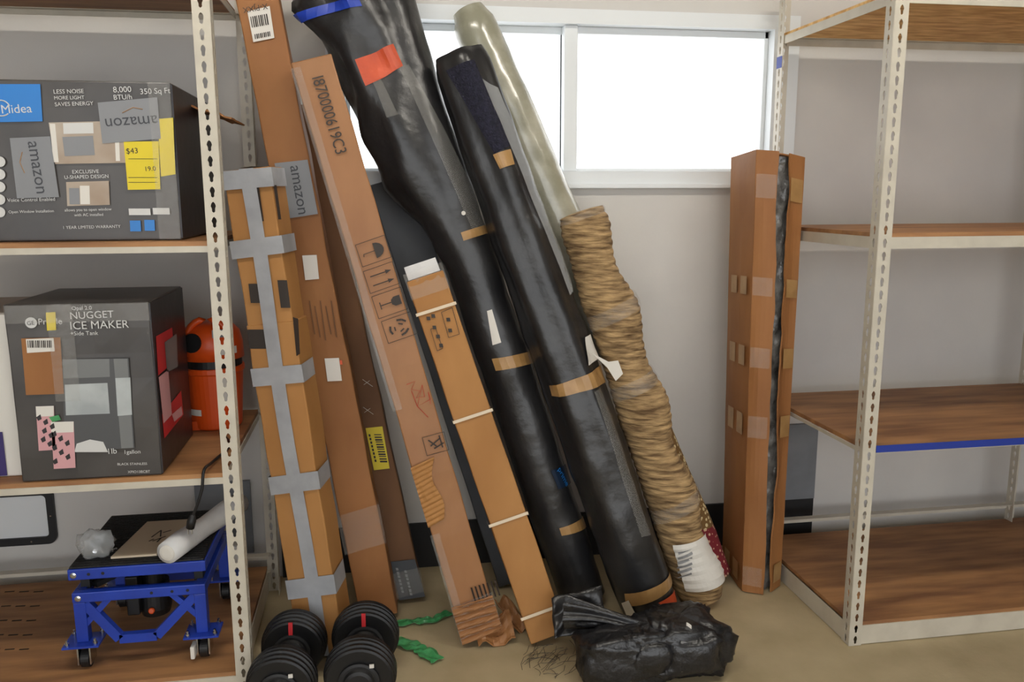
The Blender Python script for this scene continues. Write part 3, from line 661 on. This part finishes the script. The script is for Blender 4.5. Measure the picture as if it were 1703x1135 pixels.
# -- ice maker carton
ic = thing('printed_carton', 'dark carton with an ice maker pictured on its front, on the middle shelf', 'box', (-.76, 2.45, .685))
IY = 2.245
boxbody(-.934, -.588, IY, 2.62, .686, 1.153, 'carton_body', 'darkbox', ic, 30.)
ip = Plane((0, IY-.0035, 0), (0, -1, 0))
rp = Plane((-.585, 0, 0), (1, 0, 0))
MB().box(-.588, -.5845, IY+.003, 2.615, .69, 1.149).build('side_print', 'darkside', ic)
printed(rp, 'side_picture', 'red', [[(258, 560), (285, 545), (290, 600), (262, 625)], [(268, 690), (300, 650), (304, 690), (272, 730)]], ic, .002)
printed(rp, 'side_picture', 'pink', [[(262, 628), (278, 615), (284, 690), (270, 705)], [(284, 690), (300, 676), (302, 690), (288, 702)]], ic, .003)
printed(rp, 'side_picture', 'photo2', [[(272, 570), (292, 555), (294, 610), (276, 620)]], ic, .003)
for t, a, b in (('NUGGET', (118, 531), (190, 528)), ('ICE MAKER', (118, 548), (215, 545)), ('+Side Tank', (118, 558), (164, 557)), ('Opal 2.0', (120, 516), (153, 515)), ('Profile', (65, 540), (104, 539)), ('BLACK STAINLESS', (196, 774), (245, 773)), ('XPIO13BCBT', (213, 787), (250, 786)), ('1lb', (181, 755), (195, 754)), ('1gallon', (208, 755), (234, 754))):
    ip.text(MB(), t, a, b, .0022).build('printed_text', 'whiteink', ic)
mb = MB().disc_stack(ip.px(52, 537, .001), (0, -1, 0), [(0, .014), (.0004, .014), (.0004, .0115)], 28); mb.build('logo_ring', 'whiteink', ic)
ip.text(MB(), 'GE', (46, 541), (58, 540), .0025).build('printed_text', 'darkbox', ic)
# the pictured machine
printed(ip, 'picture_body', 'photo3', [[(104, 598), (214, 596), (224, 745), (108, 752)]], ic, .0008)
printed(ip, 'picture_panel', 'photo2', [[(104, 598), (182, 597), (183, 627), (106, 630)], [(189, 597), (212, 597), (222, 745), (202, 746)]], ic, .0012)
printed(ip, 'picture_glow', 'photo4', [[(108, 640), (179, 637), (183, 688), (110, 691)], [(192, 629), (217, 628), (220, 690), (196, 692)]], ic, .0016)
printed(ip, 'picture_ice', 'whiteink', [[(124, 752), (128, 738), (150, 731), (172, 735), (180, 752)]], ic, .002)
for (x, y, w_, h_) in ((60, 676, 30, 72), (85, 702, 38, 76)):
    printed(ip, 'picture_glass', 'pink', [[(x, y), (x+w_, y-1), (x+w_+3, y+h_), (x+5, y+h_+2)]], ic, .0020)
    printed(ip, 'picture_glass', 'white', [[(x, y), (x+w_, y-1), (x+w_, y+h_*.22), (x+1, y+h_*.24)]], ic, .0024)
    mb = MB()
    for k in range(7):
        xx = x+5+(k*11) % (w_-6); yy = y+h_*(.25+.1*k); ip.quad(mb, [(xx-4, yy), (xx+3, yy-5), (xx+5, yy+3), (xx-1, yy+6)], .0027)
    mb.build('picture_berries', 'darkside', ic)
printed(ip, 'picture_mint', 'green', [[(82, 694), (98, 690), (102, 698), (88, 702)]], ic, .003)
ip.patch('yellow_sticker', 'yellow', [(77, 520), (93, 519), (94, 549), (79, 550)], ic, .003)
ip.patch('brown_paper_label', 'card2', [(36, 563), (101, 561), (107, 655), (44, 657)], ic, .003)
lb = ip.patch('white_label', 'white', [(44, 564), (90, 562), (92, 584), (46, 587)], ic, .004)
mb = MB()
for i in range(13): ip.quad(mb, R4(47+i*3.2, 566, 48.3+i*3.2+(i % 3)*.5, 578, .6), .005)
mb.build('barcode', 'ink', lb)
MB().grid(lambda i, j: (-.83+.06*i, IY-.009-.003*noise.noise(Vector((i*4, j*22, 4))), .9+.252*j), 4, 40).build('clear_tape_or_sheen', 'clear', ic)
MB().grid(lambda i, j: (-.93+.345*i, IY-.009-.003*noise.noise(Vector((i*22, j*4, 4))), 1.105+.046*j), 40, 3).build('clear_tape_or_sheen', 'clear', ic)
# -- white carton at the frame edge
wc = thing('printed_carton', 'white carton with a purple panel, left of the ice maker carton', 'box', (-1.1, 2.5, .685))
boxbody(-1.27, -.945, 2.30, 2.72, .686, 1.12, 'carton_body', 'white', wc, 40.)
MB().box(-1.268, -.99, 2.2955, 2.2965, .69, .81).build('purple_panel', 'purple', wc)
# -- orange wet vacuum
ov = thing('wet_vacuum', 'orange bucket-shaped vacuum with a black band, on the middle shelf', 'vacuum', (-.535, 2.74, .685))
oc = Vector((-.535, 2.74, .686))
MB().disc_stack(oc, (0, 0, 1), [(0, .076), (.006, .08), (.18, .092), (.182, .097), (.2, .097)], 40).build('tank', 'orange', ov, smooth=False, bevel=.002)
MB().disc_stack(oc+Vector((0, 0, .2)), (0, 0, 1), [(0, .09), (.025, .09)], 40).build('collar', 'blk', ov)
MB().disc_stack(oc+Vector((0, 0, .225)), (0, 0, 1), [(0, .098), (.05, .096), (.085, .088), (.105, .07), (.115, .04)], 40).build('motor_head', 'orange', ov, smooth=True)
mb = MB(); mb.tube([oc+Vector((-.06*math.cos(a), -.055, .30+.055*math.sin(a))) for a in [math.pi*k/10 for k in range(11)]], .011, 8); mb.build('handle', 'orange', ov, smooth=True)
MB().disc_stack(oc+Vector((-.04, -.088, .285)), (-.3, -1, .25), [(0, .03), (.006, .03), (.006, .02)], 20).build('intake_port', 'blk', ov)
def oq(a0, a1, z0, z1, r, name, m): MB().grid(lambda i, j: oc+Vector((r*math.cos(a0+(a1-a0)*i), r*math.sin(a0+(a1-a0)*i), z0+(z1-z0)*j)), 6, 1).build(name, m, ov)
oq(-1.25, -.75, .09, .17, .094, 'barcode_label', 'white'); oq(-1.3, -.55, .245, .268, .0995, 'brand_label', 'white'); oq(-1.35, -.75, .30, .325, .094, 'spec_label', 'greylabel'); oq(-2.5, -1.9, .05, .07, .088, 'stripe', 'white')
for k in range(4): MB().box(*(lambda x, y: (x-.012, x+.012, y-.012, y+.012))(oc.x+.075*math.cos(k*1.57+.8), oc.y+.075*math.sin(k*1.57+.8)), .6862, .715).build('foot', 'orange', ov)
# -- cord with plug hanging over the shelf edge
cp = [(-.50, 2.60, .694), (-.455, 2.5, .694), (-.452, 2.42, .694), (-.47, 2.30, .695), (-.475, 2.222, .70), (-.482, 2.213, .65), (-.50, 2.216, .60), (-.512, 2.22, .575)]
pts = []
for i in range(len(cp)-1):
    for k in range(5):
        t = k/5; a = Vector(cp[max(i-1, 0)]); b = Vector(cp[i]); c = Vector(cp[i+1]); d = Vector(cp[min(i+2, len(cp)-1)])
        pts.append(.5*((2*b)+(c-a)*t+(2*a-5*b+4*c-d)*t*t+(3*b-a-3*c+d)*t**3))
pts.append(Vector(cp[-1]))
co = thing('power_cord', 'black power cord with a plug, hanging over the middle shelf edge', 'cord', (-.48, 2.24, .6))
MB().tube(pts, .0042, 8).build('cable', 'blk', co, smooth=True)
MB().tube([(-.511, 2.22, .578), (-.516, 2.221, .56), (-.521, 2.223, .54)], [.007, .012, .011], 10).build('plug_body', 'blk', co, smooth=True)
for s in (-.005, .005): MB().box(-.522+s-.001, -.522+s+.001, 2.221, 2.227, .522, .541).build('prong', 'chrome', co)
# -- blue scissor lift
LX0, LX1, LY0, LY1 = -.873, -.508, 2.31, 2.70
lf = thing('lift_table', 'blue steel lift cart on casters with a black rubber top, on the bottom shelf', 'cart', ((LX0+LX1)/2, 2.5, .1))
top = MB(); zt = .405
top.box(LX0, LX1, LY0, LY0+.03, zt-.032, zt).box(LX0, LX1, LY1-.03, LY1, zt-.032, zt).box(LX0, LX0+.03, LY0+.03, LY1-.03, zt-.032, zt).box(LX1-.03, LX1, LY0+.03, LY1-.03, zt-.032, zt)
top.build('top_frame', 'blue', lf, bevel=.003)
MB().box(LX0+.004, LX1-.004, LY0+.004, LY1-.004, zt, zt+.006).build('rubber_top', 'tread', lf, bevel=.002)
mb = MB()
for k in range(24): mb.box(LX0+.01, LX1-.01, LY0+.012+k*.0155, LY0+.018+k*.0155, zt+.006, zt+.008)
mb.build('top_ribs', 'tread', lf)
z2 = .335
lowf = MB(); lowf.box(LX0+.005, LX1-.005, LY0, LY0+.03, z2-.03, z2).box(LX0+.005, LX1-.005, LY1-.03, LY1, z2-.03, z2).box(LX0+.005, LX0+.035, LY0+.03, LY1-.03, z2-.03, z2).box(LX1-.035, LX1-.005, LY0+.03, LY1-.03, z2-.03, z2)
lowf.build('lower_frame', 'blue', lf, bevel=.003)
for sx in (LX0+.03, LX1-.03):
    for yy in (LY0+.06, LY1-.06): MB().box(sx-.012, sx+.012, yy-.02, yy+.02, z2-.005, zt-.03).build('scissor_block', 'blk', lf)
mb = MB()
for a, b in (((LX0+.05, LY0+.05, z2), (LX1-.05, LY1-.05, zt-.03)), ((LX0+.05, LY1-.05, z2), (LX1-.05, LY0+.05, zt-.03))): mb.bar(a, b, .03, .014)
mb.build('scissor_arms', 'blk', lf)
for x in (LX0+.022, LX1-.022):
    for y in (LY0+.018, LY1-.018):
        MB().box(x-.016, x+.016, y-.016, y+.016, .186, z2-.03).build('leg', 'blue', lf, bevel=.002)
        cpl = MB().box(x-.048, x+.048, y-.04, y+.04, .18, .186).build('caster_plate', 'blue', lf)
        for a in (-1, 1):
            for b in (-1, 1): MB().disc_stack((x+a*.037, y+b*.03, .186), (0, 0, 1), [(0, .006), (.008, .006), (.008, .0035), (.016, .0035)], 8).build('bolt', 'chrome', cpl)
        cs = MB().disc_stack((x, y, .168), (0, 0, 1), [(0, .02), (.012, .024)], 20); cs.box(x-.018, x-.014, y-.018, y+.03, .118, .17).box(x+.014, x+.018, y-.018, y+.03, .118, .17)
        cs.build('caster_fork', 'chrome', lf)
        MB().disc_stack((x-.013, y+.008, .1295), (1, 0, 0), [(0, .022), (.002, .028), (.024, .028), (.026, .022)], 28).build('wheel', 'blk', lf)
        if y < 2.5 and x > -.6: MB().box(x-.032, x-.02, y-.04, y+.0, .118, .156).build('brake_lever', 'white', lf, bevel=.003)
yb = LY0+.014
mb = MB(); P3 = [(LX0+.035, yb, .30), (-.755, yb, .185), (-.655, yb, .185), (LX1-.035, yb, .30)]
for a, b in zip(P3, P3[1:]): mb.bar(a, b, .02, .026)
mb.build('foot_bar', 'blue', lf)
for a, b in ((LX0+.03, LX0+.1), (LX1-.03, LX1-.1)): MB().bar((a, yb, .235), (b, yb, .31), .016, .016).build('brace', 'blue', lf)
mb = MB(); P3 = [(LX0+.035, LY1-.02, .30), (-.755, LY1-.02, .2), (-.62, LY1-.02, .2), (LX1-.035, LY1-.02, .30)]
for a, b in zip(P3, P3[1:]): mb.bar(a, b, .02, .026)
mb.build('foot_bar', 'blue', lf)
MB().disc_stack((-.69, 2.46, .19), (0, 0, 1), [(0, .04), (.02, .045), (.1, .042), (.1, .03), (.19, .03)], 24).build('hydraulic_cylinder', 'blk', lf)
MB().box(-.755, -.72, 2.40, 2.46, .21, .33).build('pump_housing', 'blk', lf, bevel=.004)
MB().disc_stack((-.69, 2.419, .215), (0, -1, .2), [(0, .008), (.012, .009), (.014, .006)], 14).build('release_knob', 'orange', lf)
for x, z in ((LX0+.016, zt-.016), (LX0+.022, z2-.015)): MB().disc_stack((x, LY0-.0005, z), (0, -1, 0), [(0, .0085), (.003, .0085), (.005, .004)], 14).build('pivot_bolt', 'chrome', lf)
for x, z in ((LX0+.055, zt-.016), (LX0+.092, zt-.016), (LX0+.215, z2-.015), (LX0+.27, z2-.015), (LX0+.312, z2-.015)): MB().disc_stack((x, LY0+.002, z), (0, -1, 0), [(0, .0045), (.0025, .0045)], 12).build('bolt_hole', 'blk', lf)
zr = zt+.0095
# things lying on the lift
mn = MB(); q = [Vector((-.768, 2.345, zr)), Vector((-.645, 2.345, zr)), Vector((-.60, 2.60, zr)), Vector((-.735, 2.60, zr))]
mn.add(q+[p+Vector((0, 0, .006)) for p in q], [(3, 2, 1, 0), (4, 5, 6, 7), (0, 1, 5, 4), (1, 2, 6, 5), (2, 3, 7, 6), (3, 0, 4, 7)])
mo = thing('booklet', 'cream instruction booklet lying on the blue lift cart', 'booklet', (-.69, 2.47, zr)); mn.build('pages', mat('cream_paper', srgb(214, 198, 172), .6), mo)
mbk = MB()
for a, b in (((-.69, 2.47), (-.675, 2.52)), ((-.675, 2.52), (-.665, 2.47)), ((-.68, 2.44), (-.65, 2.47)), ((-.665, 2.43), (-.66, 2.46)), ((-.69, 2.44), (-.68, 2.455)), ((-.665, 2.50), (-.645, 2.515))): mbk.bar((*a, zr+.0065), (*b, zr+.0065), .004, .0005)
mbk.build('cover_mark', 'ink', mo)
zb = MB()
def zfn(u, v):
    th_ = u*2*math.pi; ph = v*math.pi; d = Vector((math.sin(ph)*math.cos(th_), math.sin(ph)*math.sin(th_), math.cos(ph)))
    r = 1+.35*noise.noise(d*2.1+Vector((3, 1, 0)))+.15*noise.noise(d*6); return Vector((-.815+.05*r*d.x, 2.375+.036*r*d.y, max(zr+.001, zr+.034+.045*r*d.z)))
zbo = thing('plastic_bag', 'small clear plastic bag of hardware on the blue lift cart', 'bag', (-.815, 2.375, zr)); zb.grid(zfn, 20, 12).build('bag_film', 'bag', zbo, smooth=True)
mb = MB()
for k in range(9): mb.disc_stack((-.83+.006*k, 2.36+.012*(k % 3), zr+.007+.004*(k % 4)), (math.sin(k), math.cos(k), .4), [(0, .006), (.008, .006), (.008, .003), (.022, .003)], 8)
mb.build('bolts', 'chrome', zbo)
ft = thing('foam_tube', 'white foam-wrapped tube lying across the right side of the blue lift cart', 'tube', (-.53, 2.45, zr))
ftp = [Vector((-.60, 2.285, zr+.033)), Vector((-.578, 2.35, zr+.034)), Vector((-.535, 2.46, zr+.033)), Vector((-.49, 2.57, zr+.036)), Vector((-.462, 2.64, zr+.036))]
MB().tube(ftp, [.032, .034, .03, .035, .032], 18).build('foam_sleeve', 'foam', ft, smooth=True)
MB().disc_stack(ftp[0]+Vector((.006, .02, 0)), (ftp[0]-ftp[1]), [(0, .022), (.024, .022), (.026, .014)], 16).build('tube_end', 'white', ft)
wbx = MB().box(-.535, -.49, 2.80, 2.85, .101, .235)
tag(wbx.build('plastic_jug', 'white', loc=(-.51, 2.82, .101), bevel=.008), 'small white plastic jug at the back corner of the bottom shelf', 'jug')
# -- black framed hatch on the wall under the middle shelf
hx = thing('wall_hatch', 'black-rimmed hatch with rounded corners on the wall, left of the lift', 'hatch', (-1.33, WY, .19))
def rrect(x0, x1, z0, z1, r, n=6):
    out = []
    for (cx, cz, a0) in ((x1-r, z1-r, 0), (x0+r, z1-r, 90), (x0+r, z0+r, 180), (x1-r, z0+r, 270)):
        out += [(cx+r*math.cos(math.radians(a0+90*k/n)), cz+r*math.sin(math.radians(a0+90*k/n))) for k in range(n+1)]
    return out
o1 = rrect(-1.55, -1.165, .195, .405, .03); i1 = rrect(-1.525, -1.19, .222, .378, .015); n_ = len(o1); mb = MB()
mb.add([(x, WY-.014, z) for x, z in o1]+[(x, WY-.014, z) for x, z in i1]+[(x, WY-.001, z) for x, z in o1]+[(x, WY-.001, z) for x, z in i1],
       [(k, (k+1) % n_, n_+(k+1) % n_, n_+k) for k in range(n_)]+[(k, 2*n_+k, 2*n_+(k+1) % n_, (k+1) % n_) for k in range(n_)]+[(n_+k, n_+(k+1) % n_, 3*n_+(k+1) % n_, 3*n_+k) for k in range(n_)])
mb.build('hatch_rim', 'blk', hx)
MB().add([(x, WY-.004, z) for x, z in i1], [tuple(range(n_))]).build('hatch_panel', 'trimwhite', hx)
for x, z in ((-1.178, .30), (-1.25, .39), (-1.25, .208), (-1.4, .39), (-1.4, .208)): MB().disc_stack((x, WY-.014, z), (0, -1, 0), [(0, .004), (.002, .003)], 10).build('rivet', 'chrome', hx)

# ------------------------------------------------------------------ floor things
def dumbbell(cr, cf, r, label):
    t = thing('dumbbell', label, 'dumbbell', ((cr.x+cf.x)/2, (cr.y+cf.y)/2, 0), 'adjustable dumbbells on the floor')
    ax = (cf-cr).normalized(); L = (cf-cr).length
    MB().tube([cr, cf], .016, 16).build('handle', 'chrome', t, smooth=True)
    for c, sg in ((cr, 1), (cf, 1)):
        for k in range(5):
            rr = r*(1-.035*abs(k-1.5)); p = c-ax*(.036-k*.0165)
            MB().disc_stack(p, ax, [(0, rr*.94), (.003, rr), (.011, rr), (.014, rr*.94)], 48).build('weight_plate', 'blkmetal', t)
        MB().disc_stack(c+ax*.046, ax, [(0, r*.55), (.006, r*.55), (.008, r*.48), (.008, r*.42), (.016, r*.38), (.02, r*.3)], 36).build('selector_dial', 'blk', t)
    up = Vector((0, 0, 1)); side = ax.cross(up).normalized()
    f = cf+ax*.0675
    mb = MB(); mb.bar(f-side*.02-up*.006, f+side*.022+up*.004, .003, .012, side=ax); mb.build('red_mark', 'red', t)
    mb = MB(); mb.bar(cr+up*(r*.5)+ax*.05, cr+up*(r*.92)+ax*.045, .004, .012, side=ax); mb.build('red_mark', 'red', t)
    MB().box(f.x+r*.3, f.x+r*.42, f.y+.012, f.y+.016, f.z+r*.42, f.z+r*.52).build('white_mark', 'white', t)
    MB().box(cr.x-.05, cr.x+.05, cf.y-.03, cr.y+.03, .001, .012).build('cradle', 'blk', t, bevel=.003)
    return t
rD = .098
dumbbell(Vector((-.282, 2.365, rD+.002)), Vector((-.297, 2.165, rD+.002)), rD, 'black adjustable dumbbell nearer the loaded shelving')
dumbbell(Vector((-.072, 2.365, .105)), Vector((-.084, 2.165, .105)), .103, 'black adjustable dumbbell nearer the green plastic strips')
# green plastic strips
def strip(pts, wd, label, seed):
    P = [atz(x, y, .004) for x, y in pts]
    def fn(i, j):
        k = j*(len(P)-1); a = min(int(k), len(P)-2); p = P[a]+(P[a+1]-P[a])*(k-a); d = (P[a+1]-P[a]).normalized(); s = Vector((-d.y, d.x, 0))
        return p+s*((i-.5)*wd*(1+.5*noise.noise(Vector((j*6, seed, 0)))))+Vector((0, 0, .006+.008*noise.noise(Vector((i*3, j*8, seed)))))
    o = MB().grid(fn, 5, 40).build('plastic_strip', 'green', loc=P[0], solid=.0012); tag(o, label, 'strip', 'green plastic strips on the floor'); return o
strip(((662, 1040), (690, 1036), (720, 1034), (748, 1021)), .035, 'green plastic strip lying straight on the floor, nearer the wall', 1.)
strip(((658, 1068), (690, 1078), (706, 1086), (728, 1102)), .05, 'crumpled green plastic strip on the floor, nearer the camera', 2.)
# black plastic bag bundle
K = thing('plastic_bundle', 'crumpled black plastic bag bundle at the foot of the black rug rolls', 'bag', (.78, 2.24, 0))
def lump(c, sx, sy, sz, seed, amp=.22, nu=56, nv=30):
    def fn(u, v):
        a = u*2*math.pi; ph = v*math.pi; d = Vector((math.sin(ph)*math.cos(a), math.sin(ph)*math.sin(a), math.cos(ph)))
        e = Vector([math.copysign(abs(k)**.6, k) for k in d]); q = d*1.6+Vector((seed, 0, 0))
        r = 1+amp*noise.noise(q)+amp*.5*abs(noise.noise(q*3.1))+amp*.25*noise.noise(q*8)
        return Vector((c[0]+sx*e.x*r, c[1]+sy*e.y*r, max(.002, c[2]+sz*e.z*r)))
    return MB().grid(fn, nu, nv)
lump((.665, 2.185, .078), .13, .07, .074, 3., .16).build('bag_lump', 'blkgloss', K, smooth=True)
lump((.87, 2.215, .085), .13, .10, .082, 8., .3).build('bag_lump', 'blkgloss', K, smooth=True)
lump((.765, 2.19, .082), .10, .075, .08, 15., .3).build('bag_lump', 'blkgloss', K, smooth=True)
g0, g1 = Vector((.53, 2.29, .17)), Vector((.84, 2.17, .09))
def gather(i, j):
    p = g0+(g1-g0)*j; wdt = .055*(1-.45*math.sin(j*math.pi)); a = i*2*math.pi
    rr = wdt*(1+.25*math.sin(i*38+j*5)); return p+Vector((.25*rr*math.cos(a), rr*.55*math.cos(a), rr*math.sin(a)*.8+.02*math.sin(j*math.pi)))
MB().grid(gather, 60, 24).build('bag_neck', 'blkgloss', K, smooth=True)
def tail(i, j):
    return Vector((.50+.16*j, 2.30+.05*i+.02*noise.noise(Vector((i*3, j*3, 4))), .075+.11*i+.03*j+.02*noise.noise(Vector((i*4, j*5, 1)))))
MB().grid(tail, 16, 16).build('bag_sheet', 'blkplastic', K, smooth=True, solid=.003)
for (x, y, w_, h_, m) in ((1145, 1040, 10, 7, 'white'), (1105, 1100, 7, 9, 'white'), (1138, 1083, 26, 6, 'blubrand'), (1140, 1070, 20, 5, 'greyink'), (1124, 1096, 12, 5, 'greyink')):
    p = aty(x, y, 2.117); MB().grid(lambda i, j: p+Vector(((i-.5)*w_*.0016, -.004+.004*math.sin(i*3), (j-.5)*h_*.0016-(i-.5)*.012)), 3, 2).build('print_scrap', m, K, solid=.001)
fz = MB()
for k in range(34):
    x = 865+random.random()*90; y = 1088+random.random()*42; p = atz(x, y, .003); a = random.uniform(.2, 1.4); l_ = random.uniform(.03, .1)
    q = [p+Vector((math.cos(a+.5*math.sin(k+t*2))*l_*t, math.sin(a+.5*math.sin(k+t*2))*l_*t, .002+.01*t*(k % 3))) for t in (0, .33, .66, 1)]; fz.tube(q, .0008, 4)
fr_ = fz.build('loose_fringe', 'blk', loc=(.5, 2.3, 0)); fr_['kind'] = 'stuff'; tag(fr_, 'loose black threads scattered on the floor beside the bundle', 'threads')
# carpenter's stamps on the lowest left board
st = MB()
for r_ in range(5):
    for k in range(3):
        p, q = atz(8+k*24-r_*6, 985+r_*24, .1006), atz(24+k*24-r_*6, 984+r_*24, .1006); st.bar(p, q, .006, .0005)
st.build('board_stamp', 'carddark', shL)
for o in sc.objects:
    if '_o' in o: del o['_o']
